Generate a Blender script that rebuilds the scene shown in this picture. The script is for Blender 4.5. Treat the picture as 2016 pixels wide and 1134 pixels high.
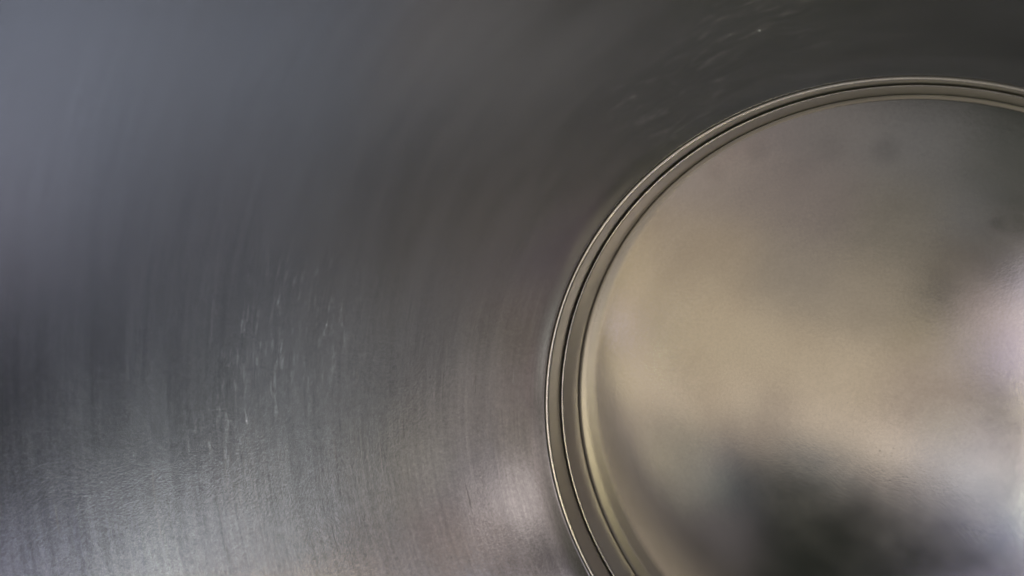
import bpy, bmesh, math
from mathutils import Matrix, Vector

sc = bpy.context.scene
for o in list(bpy.data.objects):
    bpy.data.objects.remove(o)
COL = sc.collection

# ------------------------------------------------------------------ camera
cam_data = bpy.data.cameras.new("camera")
cam = bpy.data.objects.new("camera", cam_data)
COL.objects.link(cam)
sc.camera = cam
cam_data.sensor_width = 36.0
cam_data.lens = 36.0 * 1700 / 2016
cam_data.clip_start = 0.005
cam_data.clip_end = 50
rot = Matrix(((0.863788, -0.087548, 0.496190),
              (0.0, 0.984789, 0.173757),
              (-0.503855, -0.150089, 0.850649)))
cam.matrix_world = Matrix.Translation((0.028226, 0.088679, 0.266326)) @ rot.to_4x4()
cam_data.dof.use_dof = True
cam_data.dof.focus_distance = 0.268
cam_data.dof.aperture_fstop = 11.0

sc.view_settings.view_transform = 'Standard'
sc.view_settings.look = 'None'
sc.view_settings.gamma = 1.0
sc.view_settings.exposure = 0.0
sc.view_settings.use_curve_mapping = False

# ------------------------------------------------------------------ room tone
world = bpy.data.worlds.new("World")
sc.world = world
world.use_nodes = True
bg = world.node_tree.nodes['Background']
bg.inputs['Color'].default_value = (0.500, 1.000, 0.702, 1)
bg.inputs['Strength'].default_value = 0.0089

# ------------------------------------------------------------------ added lamps, fitted to shape the reflections in the steel
# (x, y, z in metres, size, shape, (r, g, b) watts); DISK lamps aim at the bowl, SQUARE ones are added
# panels that face straight down
LAMPS = [
    (-0.8478, -0.4461, 1.2, 0.15, 'SQUARE', (0.8981, 1.7963, 0.8981)),
    (-0.8166, -0.2994, 1.2, 0.15, 'SQUARE', (0.1180, 0.1180, 0.2360)),
    (-0.701, -0.4773, 1.2, 0.15, 'SQUARE', (0.0188, 0.0134, 0.0094)),
    (-0.6699, -0.3306, 1.2, 0.15, 'SQUARE', (0.0421, 0.0344, 0.0221)),
    (-0.6387, -0.1839, 1.2, 0.15, 'SQUARE', (0.0345, 0.0283, 0.0210)),
    (-0.6075, -0.0372, 1.2, 0.15, 'SQUARE', (0.0302, 0.0244, 0.0195)),
    (-0.5763, 0.1096, 1.2, 0.15, 'SQUARE', (0.0302, 0.0261, 0.0250)),
    (-0.5451, 0.2563, 1.2, 0.15, 'SQUARE', (0.0544, 0.0357, 0.0272)),
    (-0.5231, -0.3618, 1.2, 0.15, 'SQUARE', (0.0362, 0.0278, 0.0214)),
    (-0.4919, -0.2151, 1.2, 0.15, 'SQUARE', (0.0438, 0.0350, 0.0261)),
    (-0.4608, -0.0683, 1.2, 0.15, 'SQUARE', (0.0331, 0.0269, 0.0207)),
    (-0.4296, 0.0784, 1.2, 0.15, 'SQUARE', (0.0214, 0.0182, 0.0177)),
    (-0.3984, 0.2251, 1.2, 0.15, 'SQUARE', (0.0168, 0.0148, 0.0159)),
    (-0.4388, -0.6864, 1.2, 0.15, 'SQUARE', (0.0091, 0.0079, 0.0093)),
    (-0.4076, -0.5397, 1.2, 0.15, 'SQUARE', (0.0026, 0.0030, 0.0045)),
    (-0.3764, -0.393, 1.2, 0.15, 'SQUARE', (0.0325, 0.0268, 0.0236)),
    (-0.3452, -0.2462, 1.2, 0.15, 'SQUARE', (0.0437, 0.0360, 0.0272)),
    (-0.314, -0.0995, 1.2, 0.15, 'SQUARE', (0.0243, 0.0211, 0.0185)),
    (-0.2829, 0.0472, 1.2, 0.15, 'SQUARE', (0.0172, 0.0145, 0.0146)),
    (-0.2517, 0.1939, 1.2, 0.15, 'SQUARE', (0.0156, 0.0144, 0.0149)),
    (-0.2297, -0.4242, 1.2, 0.15, 'SQUARE', (0.0152, 0.0165, 0.0191)),
    (-0.1985, -0.2774, 1.2, 0.15, 'SQUARE', (0.0470, 0.0393, 0.0304)),
    (-0.1673, -0.1307, 1.2, 0.15, 'SQUARE', (0.0289, 0.0248, 0.0204)),
    (-0.1361, 0.016, 1.2, 0.15, 'SQUARE', (0.0149, 0.0135, 0.0119)),
    (-0.1049, 0.1627, 1.2, 0.15, 'SQUARE', (0.0131, 0.0128, 0.0138)),
    (-0.083, -0.4553, 1.2, 0.15, 'SQUARE', (0.0066, 0.0063, 0.0083)),
    (-0.0518, -0.3086, 1.2, 0.15, 'SQUARE', (0.0309, 0.0246, 0.0212)),
    (-0.0206, -0.1619, 1.2, 0.15, 'SQUARE', (0.0012, 0.0019, 0.0023)),
    (0.0418, 0.1315, 1.2, 0.15, 'SQUARE', (0.0062, 0.0063, 0.0064)),
    (0.0638, -0.4865, 1.2, 0.15, 'SQUARE', (0.0077, 0.0077, 0.0155)),
    (0.1261, -0.1931, 1.2, 0.15, 'SQUARE', (0.0395, 0.0352, 0.0581)),
    (0.1481, -0.8112, 1.2, 0.15, 'SQUARE', (0.1677, 0.1677, 0.3354)),
    (0.2417, -0.371, 1.2, 0.15, 'SQUARE', (0.3755, 0.3248, 0.3766)),
    (0.2729, -0.2243, 1.2, 0.15, 'SQUARE', (1.0076, 0.9248, 0.5308)),
    (0.2948, -0.8424, 1.2, 0.15, 'SQUARE', (0.9138, 0.7707, 0.4660)),
    (0.3137, 0.3739, 1.0963, 0.17, 'DISK', (0.0721, 0.0670, 0.0639)),
    (0, 0.4881, 1.0963, 0.17, 'DISK', (0.0275, 0.0224, 0.0169)),
    (-0.1669, 0.4586, 1.0963, 0.17, 'DISK', (0.0444, 0.0368, 0.0306)),
    (0.6029, 0.2286, 1.0121, 0.18, 'DISK', (0.0959, 0.0833, 0.0898)),
    (0.2996, 0.5709, 1.0121, 0.18, 'DISK', (0.0547, 0.0612, 0.0738)),
    (0.1543, 0.626, 1.0121, 0.18, 'DISK', (0.0097, 0.0076, 0.0048)),
    (-0.2996, 0.5709, 1.0121, 0.18, 'DISK', (0.0848, 0.0893, 0.0901)),
    (0.4276, -0.4826, 1.0121, 0.18, 'DISK', (0.1110, 0.1062, 0.0978)),
    (0.6029, -0.2286, 1.0121, 0.18, 'DISK', (0.0375, 0.0306, 0.0300)),
    (0.6401, -0.0777, 1.0121, 0.18, 'DISK', (0.0344, 0.0279, 0.0259)),
    (0.7212, 0.2735, 0.9193, 0.2, 'DISK', (0.0694, 0.0476, 0.0347)),
    (0.3585, 0.683, 0.9193, 0.2, 'DISK', (0.1034, 0.1105, 0.1331)),
    (-0.6348, 0.4382, 0.9193, 0.2, 'DISK', (0.8553, 0.9279, 0.8907)),
    (-0.7212, 0.2735, 0.9193, 0.2, 'DISK', (0.0836, 0.0418, 0.0418)),
    (0.6348, -0.4382, 0.9193, 0.2, 'DISK', (0.0257, 0.0187, 0.0182)),
    (0.7212, -0.2735, 0.9193, 0.2, 'DISK', (0.0202, 0.0168, 0.0126)),
    (0.7657, -0.093, 0.9193, 0.2, 'DISK', (0.1209, 0.1045, 0.0997)),
    (0.8899, 0.0583, 0.803, 0.25, 'DISK', (0.0240, 0.0210, 0.0132)),
    (0.8444, 0.2867, 0.803, 0.25, 'DISK', (0.0840, 0.1192, 0.1521)),
    (0.3944, 0.7998, 0.803, 0.25, 'DISK', (0.0868, 0.0816, 0.1306)),
    (0.174, 0.8746, 0.803, 0.25, 'DISK', (0.1626, 0.1665, 0.2196)),
    (0.6705, -0.588, 0.803, 0.25, 'DISK', (0.0194, 0.0167, 0.0110)),
    (0.7998, -0.3944, 0.803, 0.25, 'DISK', (0.0429, 0.0361, 0.0327)),
    (0.8746, -0.174, 0.803, 0.25, 'DISK', (0.0210, 0.0193, 0.0232)),
    (0.9918, 0.0781, 0.671, 0.3, 'DISK', (0.0354, 0.0467, 0.0507)),
    (0.6461, -0.7565, 0.671, 0.3, 'DISK', (0.0041, 0.0064, 0.0081)),
    (0.8482, -0.5198, 0.671, 0.3, 'DISK', (0.0308, 0.0297, 0.0306)),
    (0.9674, -0.2322, 0.671, 0.3, 'DISK', (0.0985, 0.0890, 0.0721)),
    (1.0796, 0.1904, 0.4881, 0.36, 'DISK', (1.1370, 0.8433, 0.5685)),
    (0.7047, -0.8398, 0.4881, 0.36, 'DISK', (0.1248, 0.0936, 0.1053)),
    (1.0796, -0.1904, 0.4881, 0.36, 'DISK', (0.0857, 0.0906, 0.1372)),
    (-1.1636, -0.1146, 0.2699, 0.42, 'DISK', (55.0272, 55.0272, 110.0544)),
    (-0.0921, 0.6993, 0.9708, 0.34, 'DISK', (0.0612, 0.0627, 0.0733)),
    (-0.6993, -0.0921, 0.9708, 0.34, 'DISK', (0.0932, 0.0770, 0.0466)),
    (-0.5596, -0.4294, 0.9708, 0.34, 'DISK', (0.0877, 0.0819, 0.0725)),
    (0.9375, 0.1234, 0.7388, 0.45, 'DISK', (0.1022, 0.0554, 0.0511)),
    (0.3619, 0.8736, 0.7388, 0.45, 'DISK', (0.0443, 0.0885, 0.0443)),
    (0.5757, -0.7502, 0.7388, 0.45, 'DISK', (0.0418, 0.0259, 0.0347)),
    (0.8736, -0.3619, 0.7388, 0.45, 'DISK', (0.0005, 0.0005, 0.0010)),
    (-0.5988, -0.5374, 1.19, 0.075, 'SQUARE', (0.0057, 0.0048, 0.0030)),
    (-0.4521, -0.5686, 1.19, 0.075, 'SQUARE', (0.0025, 0.0029, 0.0027)),
    (-0.4365, -0.4953, 1.19, 0.075, 'SQUARE', (0.0024, 0.0022, 0.0026)),
    (-0.4053, -0.3485, 1.19, 0.075, 'SQUARE', (0.0082, 0.0069, 0.0049)),
    (-0.2586, -0.3797, 1.19, 0.075, 'SQUARE', (0.0129, 0.0098, 0.0066)),
    (-0.1852, -0.3953, 1.19, 0.075, 'SQUARE', (0.0112, 0.0085, 0.0058)),
    (-0.1119, -0.4109, 1.19, 0.075, 'SQUARE', (0.0202, 0.0172, 0.0141)),
    (-0.0385, -0.4265, 1.19, 0.075, 'SQUARE', (0.0108, 0.0103, 0.0110)),
    (0.0348, -0.4421, 1.19, 0.075, 'SQUARE', (0.0146, 0.0150, 0.0149)),
    (0.0926, -0.5311, 1.19, 0.075, 'SQUARE', (0.0036, 0.0043, 0.0069)),
    (0.166, -0.5466, 1.19, 0.075, 'SQUARE', (0.0081, 0.0081, 0.0162)),
    (0.1816, -0.4733, 1.19, 0.075, 'SQUARE', (0.0611, 0.0732, 0.0596)),
    (-0.0229, -0.3531, 1.19, 0.075, 'SQUARE', (0.0039, 0.0045, 0.0042)),
    (-0.0651, -0.1908, 1.19, 0.075, 'SQUARE', (0.0076, 0.0062, 0.0038)),
    (0.0083, -0.2064, 1.19, 0.075, 'SQUARE', (0.0072, 0.0063, 0.0069)),
    (0.0238, -0.1331, 1.19, 0.075, 'SQUARE', (0.0092, 0.0071, 0.0070)),
    (-0.0339, -0.0441, 1.19, 0.075, 'SQUARE', (0.0029, 0.0024, 0.0020)),
    (-0.0183, 0.0293, 1.19, 0.075, 'SQUARE', (0.0029, 0.0030, 0.0036)),
    (0.0504, -0.3687, 1.19, 0.075, 'SQUARE', (0.0095, 0.0086, 0.0102)),
    (0.0972, -0.1487, 1.19, 0.075, 'SQUARE', (0.0055, 0.0044, 0.0027)),
    (0.1128, -0.0753, 1.19, 0.075, 'SQUARE', (0.0174, 0.0164, 0.0209)),
    (0.2861, -0.3422, 1.19, 0.075, 'SQUARE', (0.3007, 0.2648, 0.2057)),
]
PANEL_TURN = math.radians(-12)


def add_lamp(name, x, y, z, size, shape, rgb):
    ld = bpy.data.lights.new(name, 'AREA')
    ld.shape = shape
    ld.size = size
    m = max(rgb)
    ld.color = [c / m for c in rgb]
    ld.energy = m
    lo = bpy.data.objects.new(name, ld)
    COL.objects.link(lo)
    lo.location = (x, y, z)
    if shape == 'DISK':
        lo.rotation_euler = Vector((x, y, z)).to_track_quat('Z', 'Y').to_euler()
    else:
        lo.rotation_euler = (0, 0, PANEL_TURN)
    return lo


for L in LAMPS:
    add_lamp("fill_lamp", *L)  # unseen fill lights, added for the reflections


# ------------------------------------------------------------------ material helpers
class NT:
    def __init__(self, mat):
        mat.use_nodes = True
        self.t = mat.node_tree
        self.b = self.t.nodes['Principled BSDF']

    def n(self, kind, **kw):
        nd = self.t.nodes.new(kind)
        for k, v in kw.items():
            setattr(nd, k, v)
        return nd

    def l(self, a, b):
        self.t.links.new(a, b)

    def math(self, op, a, b=None, c=None, clamp=False):
        nd = self.n('ShaderNodeMath', operation=op)
        nd.use_clamp = clamp
        for i, v in enumerate((a, b, c)):
            if v is None:
                continue
            if isinstance(v, (int, float)):
                nd.inputs[i].default_value = v
            else:
                self.l(v, nd.inputs[i])
        return nd.outputs[0]

    def vec(self, x, y, z):
        nd = self.n('ShaderNodeCombineXYZ')
        for i, v in enumerate((x, y, z)):
            if isinstance(v, (int, float)):
                nd.inputs[i].default_value = v
            else:
                self.l(v, nd.inputs[i])
        return nd.outputs[0]

    def noise(self, v, scale, detail=2.0, rough=0.5, dist=0.0):
        nd = self.n('ShaderNodeTexNoise')
        nd.inputs['Scale'].default_value = scale
        nd.inputs['Detail'].default_value = detail
        nd.inputs['Roughness'].default_value = rough
        nd.inputs['Distortion'].default_value = dist
        self.l(v, nd.inputs['Vector'])
        return nd.outputs['Fac']

    def ramp(self, v, lo, hi, a=0.0, b=1.0):
        nd = self.n('ShaderNodeMapRange')
        nd.interpolation_type = 'SMOOTHSTEP'
        self.l(v, nd.inputs['Value'])
        for k, x in zip(('From Min', 'From Max', 'To Min', 'To Max'), (lo, hi, a, b)):
            nd.inputs[k].default_value = x
        return nd.outputs['Result']


def steel(name, base, rough, aniso, grain=1.0, brush=1.0, marks=False, spots=False):
    """Brushed stainless steel: brush lines run round the axis (world Z)."""
    m = bpy.data.materials.new(name)
    g = NT(m)
    B = g.b
    tc = g.n('ShaderNodeTexCoord')
    P = tc.outputs['Object']
    sep = g.n('ShaderNodeSeparateXYZ')
    g.l(P, sep.inputs[0])
    x, y, z = sep.outputs
    r = g.math('SQRT', g.math('ADD', g.math('MULTIPLY', x, x), g.math('MULTIPLY', y, y)))
    # distance along the profile, and a unit direction round the axis
    s = g.math('ADD', r, z)
    ux = g.math('DIVIDE', x, g.math('MAXIMUM', r, 1e-4))
    uy = g.math('DIVIDE', y, g.math('MAXIMUM', r, 1e-4))

    def polar(kt, ks):      # kt: features per radian, ks: features per metre across
        return g.vec(g.math('MULTIPLY', ux, kt), g.math('MULTIPLY', uy, kt), g.math('MULTIPLY', s, ks))

    fine = g.noise(polar(9, 2600), 1.0, 2, 0.6)
    mid = g.noise(polar(5, 520), 1.0, 2, 0.55)
    wide = g.noise(polar(2.5, 90), 1.0, 3, 0.6)
    pebble = g.noise(P, 1700, 2, 0.6)
    pebble2 = g.noise(P, 720, 2, 0.55)
    blotch = g.noise(P, 16, 3, 0.55)
    def blob(px, py, pz, rad):      # soft patch of the surface round a point
        vd = g.n('ShaderNodeVectorMath', operation='DISTANCE')
        g.l(P, vd.inputs[0])
        vd.inputs[1].default_value = (px, py, pz)
        return g.ramp(vd.outputs['Value'], rad * 0.15, rad, 1, 0)

    def add(a, b):
        return g.math('ADD', a, b)

    def mul(a, b):
        return g.math('MULTIPLY', a, b)

    col = add(mul(g.math('SUBTRACT', wide, 0.5), 0.17), 1.0)
    col = add(col, mul(g.math('SUBTRACT', mid, 0.5), 0.12 * brush))
    col = add(col, mul(g.math('SUBTRACT', blotch, 0.5), 0.10))
    ro = add(mul(g.math('SUBTRACT', blotch, 0.5), 0.06), rough)
    ro = add(ro, mul(g.math('SUBTRACT', wide, 0.5), 0.06))
    if marks:
        # the wall is worn and pebbly on its lower side, smoother on the other
        worn = g.ramp(y, 0.075, -0.01, 0.12, 1.0)
        wob = g.ramp(g.noise(P, 40, 2, 0.6), 0.3, 0.65, 0.45, 1.2)
        peb = mul(add(mul(pebble, 0.40), mul(pebble2, 0.18)), mul(worn, wob))
        lines = g.ramp(g.noise(polar(4, 34), 1.0, 2, 0.6), 0.42, 0.62, 0.15, 1.0)
        br = mul(add(mul(fine, 0.12), mul(mid, 0.50)), mul(lines, worn))
        h = add(mul(peb, grain), mul(br, brush))
        sm = g.noise(polar(19, 400), 1.0, 4, 0.65)
        zone = add(add(blob(-0.1585, 0.030, 0.080, 0.036), mul(blob(-0.170, 0.003, 0.095, 0.024), 0.8)),
                   add(mul(blob(-0.062, 0.100, 0.026, 0.024), 0.75), mul(blob(-0.034, 0.118, 0.032, 0.03), 0.75)))
        zone = add(zone, mul(worn, 0.04))
        mk = mul(g.ramp(sm, 0.50, 0.82), g.math('MINIMUM', zone, 1.0))
        col = add(col, mul(mk, 0.45))
        ro = add(ro, mul(mk, 0.12))
        speck = g.ramp(g.noise(polar(40, 520), 1.0, 1, 0.5), 0.70, 0.84)
        col = add(col, mul(mul(speck, g.math('MINIMUM', add(zone, mul(worn, 0.2)), 1.0)), 0.34))
        streak = g.noise(polar(1.6, 150), 1.0, 3, 0.65)
        col = add(col, mul(mul(g.math('SUBTRACT', streak, 0.5), worn), 0.32))
        scr = g.ramp(g.noise(polar(6, 700), 1.0, 1, 0.5), 0.72, 0.80)
        h = add(h, mul(mul(scr, worn), 0.35))
        near = g.ramp(r, 0.1045, 0.124, 0.25, 1.0)      # smoother close to the ring
        h = mul(h, near)
        arcs = g.noise(polar(2.2, 800), 1.0, 3, 0.7)
        col = add(col, mul(mul(g.math('SUBTRACT', arcs, 0.5), worn), 0.40))
        # grain of the worn metal: fine near the ring, coarser out on the wall
        speck1 = g.noise(P, 1150, 2, 0.7)
        speck2 = g.noise(P, 420, 3, 0.65)
        gr = add(mul(g.math('SUBTRACT', speck1, 0.5), 0.75), mul(g.math('SUBTRACT', speck2, 0.5), 0.40))
        col = add(col, mul(gr, add(mul(worn, 0.62), 0.04)))
        # fine dark pits
        pits = g.ramp(g.noise(P, 700, 1, 0.5), 0.27, 0.20)
        col = g.math('SUBTRACT', col, mul(mul(pits, worn), 0.25))
    else:
        h = mul(add(mul(fine, 0.25 * brush), mul(mid, 0.55 * brush)), g.ramp(r, 0.015, 0.05))
        h = add(h, add(mul(pebble, 0.55 * grain), mul(pebble2, 0.3 * grain)))
    if spots:
        # grey smudges, cleaning pits and bright specks
        for px, py, rad, k in ((-0.0411, 0.0844, 0.0055, 0.10), (-0.0047, 0.0847, 0.006, 0.13), (-0.0534, 0.0773, 0.005, 0.07),
                               (0.0238, 0.0655, 0.003, 0.13), (0.004, 0.074, 0.012, 0.05), (-0.02, 0.086, 0.007, 0.06)):
            col = g.math('SUBTRACT', col, mul(blob(px, py, 0.001, rad), k))
        cells = g.n('ShaderNodeTexVoronoi')
        cells.inputs['Scale'].default_value = 900
        g.l(P, cells.inputs['Vector'])
        pk = g.n('ShaderNodeSeparateColor')
        g.l(cells.outputs['Color'], pk.inputs[0])
        dot = g.ramp(cells.outputs['Distance'], 0.10, 0.30, 1, 0)
        zn = g.noise(P, 60, 2, 0.6)
        zone = add(mul(blob(-0.0045, -0.004, 0.003, 0.026), 1.1), 0.08)
        zone = add(zone, mul(blob(-0.0965, 0.012, 0, 0.03), 0.5))
        pit = mul(mul(dot, g.ramp(pk.outputs[0], 0.60, 0.75)), mul(zone, g.ramp(zn, 0.40, 0.58)))
        col = g.math('SUBTRACT', col, mul(pit, 0.17))
        h = g.math('SUBTRACT', h, mul(pit, 0.05))
        zb = add(add(blob(0.022, 0.020, 0.003, 0.03), mul(blob(-0.02, 0.012, 0.003, 0.03), 0.5)), mul(blob(-0.0711, 0.0476, 0, 0.01), 0.7))
        br = mul(mul(dot, g.ramp(pk.outputs[1], 0.84, 0.88)), mul(add(zb, 0.05), 1.0))
        col = add(col, mul(br, 0.05))
        dust = g.noise(P, 1300, 2, 0.7)
        col = add(col, mul(g.math('SUBTRACT', dust, 0.5), 0.22))
        smear = g.noise(P, 60, 4, 0.65)
        col = add(col, mul(g.math('SUBTRACT', smear, 0.5), 0.10))
    cm = g.n('ShaderNodeMix', data_type='RGBA', blend_type='MULTIPLY')
    cm.inputs['Factor'].default_value = 1.0
    cm.inputs['A'].default_value = (*base, 1)
    g.l(g.vec(col, col, col), cm.inputs['B'])
    g.l(cm.outputs['Result'], B.inputs['Base Color'])
    B.inputs['Metallic'].default_value = 1.0
    g.l(ro, B.inputs['Roughness'])
    B.inputs['Anisotropic'].default_value = aniso
    tg = g.n('ShaderNodeTangent', direction_type='RADIAL', axis='Z')
    g.l(tg.outputs[0], B.inputs['Tangent'])
    bp = g.n('ShaderNodeBump')
    bp.inputs['Strength'].default_value = BUMP
    bp.inputs['Distance'].default_value = 0.00012
    g.l(h, bp.inputs['Height'])
    g.l(bp.outputs[0], B.inputs['Normal'])
    return m


BUMP = 0.6
steel_wall = steel("brushed steel wall", (0.52, 0.52, 0.525), 0.195, 0.1, grain=1.0, brush=1.0, marks=True)
steel_ring = steel("turned steel ring", (0.40, 0.385, 0.355), 0.38, 0.2, grain=0.15, brush=0.35)
steel_edge = steel("burnished steel edge", (0.97, 0.95, 0.91), 0.18, 0.0, grain=0.1, brush=0.15)  # base colour raised far above the ring's to paint in the edge glint
steel_plate = steel("satin steel plate", (0.63, 0.60, 0.55), 0.15, 0.0, grain=0.12, brush=0.10, spots=True)


# ------------------------------------------------------------------ geometry
R = 0.1     # radius of the round bottom plate, metres


def catmull(pts, n):
    out = []
    P = [pts[0]] + list(pts) + [pts[-1]]
    for i in range(1, len(P) - 2):
        p0, p1, p2, p3 = P[i - 1], P[i], P[i + 1], P[i + 2]
        for k in range(n):
            t = k / n
            out.append(tuple(0.5 * (2 * b + (c - a) * t + (2 * a - 5 * b + 4 * c - d) * t * t
                                    + (-a + 3 * b - 3 * c + d) * t ** 3)
                             for a, b, c, d in zip(p0, p1, p2, p3)))
    out.append(pts[-1])
    return out


def arc(cx, cz, rad, a0, a1, n):
    return [(cx + rad * math.cos(math.radians(a0 + (a1 - a0) * i / n)),
             cz + rad * math.sin(math.radians(a0 + (a1 - a0) * i / n))) for i in range(n + 1)]


def revolve(name, prof, mat, parent=None, seg=360, close=False):
    """prof: list of (r, z) in plate radii."""
    verts, faces, rows = [], [], []
    for (r, z) in prof:
        if r < 1e-6:
            rows.append([len(verts)] * seg)
            verts.append((0, 0, z * R))
        else:
            rows.append(list(range(len(verts), len(verts) + seg)))
            for k in range(seg):
                a = 2 * math.pi * k / seg
                verts.append((r * R * math.cos(a), r * R * math.sin(a), z * R))
    pairs = list(zip(rows[:-1], rows[1:]))
    if close:
        pairs.append((rows[-1], rows[0]))
    for ra, rb in pairs:
        for k in range(seg):
            k2 = (k + 1) % seg
            f = []
            for i in (ra[k], ra[k2], rb[k2], rb[k]):
                if i not in f:
                    f.append(i)
            faces.append(f)
    me = bpy.data.meshes.new(name)
    me.from_pydata(verts, [], faces)
    me.update()
    bm = bmesh.new()
    bm.from_mesh(me)
    bmesh.ops.recalc_face_normals(bm, faces=bm.faces)
    bm.to_mesh(me)
    bm.free()
    for p in me.polygons:
        p.use_smooth = True
    me.materials.append(mat)
    o = bpy.data.objects.new(name, me)
    COL.objects.link(o)
    o.parent = parent
    return o


bowl = bpy.data.objects.new("steel_bowl", None)
COL.objects.link(bowl)
bowl['label'] = "large brushed stainless steel bowl with a stepped ring round its flat satin bottom plate"
bowl['category'] = "steel bowl"

# wall: sheet steel 1 mm thick, inside surface seen, rolled rim out of frame
inner = catmull([(1.041, 0.180), (1.10, 0.2185), (1.20, 0.2975), (1.32, 0.410), (1.45, 0.557), (1.60, 0.770), (1.80, 1.12),
                 (1.98, 1.56), (2.10, 1.98), (2.16, 2.28)], 10)
lip = arc(2.19, 2.28, 0.03, 180, -60, 10)
outer = [(r + 0.012, z - 0.006) for r, z in reversed(inner)]
wall_prof = [(1.0385, 0.177)] + inner + lip[1:] + outer + [(1.05, 0.17)]
wall = revolve("wall", wall_prof, steel_wall, bowl, close=True)

# ring: lower band, shallow groove, upper band; each band ends in a narrow burnished edge, its glint helped by pale colour
upper = revolve("upper_band",
                [(1.0460, 0.0700), (1.0350, 0.0790), (1.0290, 0.0800), (1.0255, 0.0835), (1.0246, 0.0900), (1.0256, 0.110),
                 (1.0280, 0.168), (1.0284, 0.1735), (1.0370, 0.1745), (1.046, 0.1700)],
                steel_ring, bowl, close=True)
revolve("bright_edge",
        [(1.0286, 0.1738), (1.0288, 0.1778), (1.0294, 0.1790), (1.0304, 0.1796), (1.0322, 0.1799), (1.0340, 0.1799),
         (1.0348, 0.1793), (1.0352, 0.1752)],
        steel_edge, upper, close=True)
lower = revolve("lower_band",
                [(0.9996, -0.02), (1.0006, 0.003), (1.0150, 0.0820), (1.0154, 0.0862), (1.0188, 0.0862),
                 (1.0196, 0.0800), (1.0225, 0.0785), (1.0400, 0.0780), (1.0400, -0.02)],
                steel_ring, bowl, close=True)
revolve("bright_edge",
        [(1.0156, 0.0864), (1.0158, 0.0896), (1.0164, 0.0906), (1.0172, 0.0911), (1.0180, 0.0913), (1.0186, 0.0911),
         (1.0190, 0.0905), (1.0191, 0.0864)],
        steel_edge, lower, close=True)
# plate: shallow dome, edge turned down into the dark seam
DOME = 0.02
plate_prof = [(r, DOME * (1 - (r / 0.9988) ** 2)) for r in [0.0] + [0.9988 * (i / 70) for i in range(1, 71)]]
plate_prof += [(0.9991, -0.0004), (0.9992, -0.002), (0.9992, -0.02), (0.97, -0.022), (0.0, -0.022)]
plate = revolve("bottom_plate", plate_prof, steel_plate, bowl)
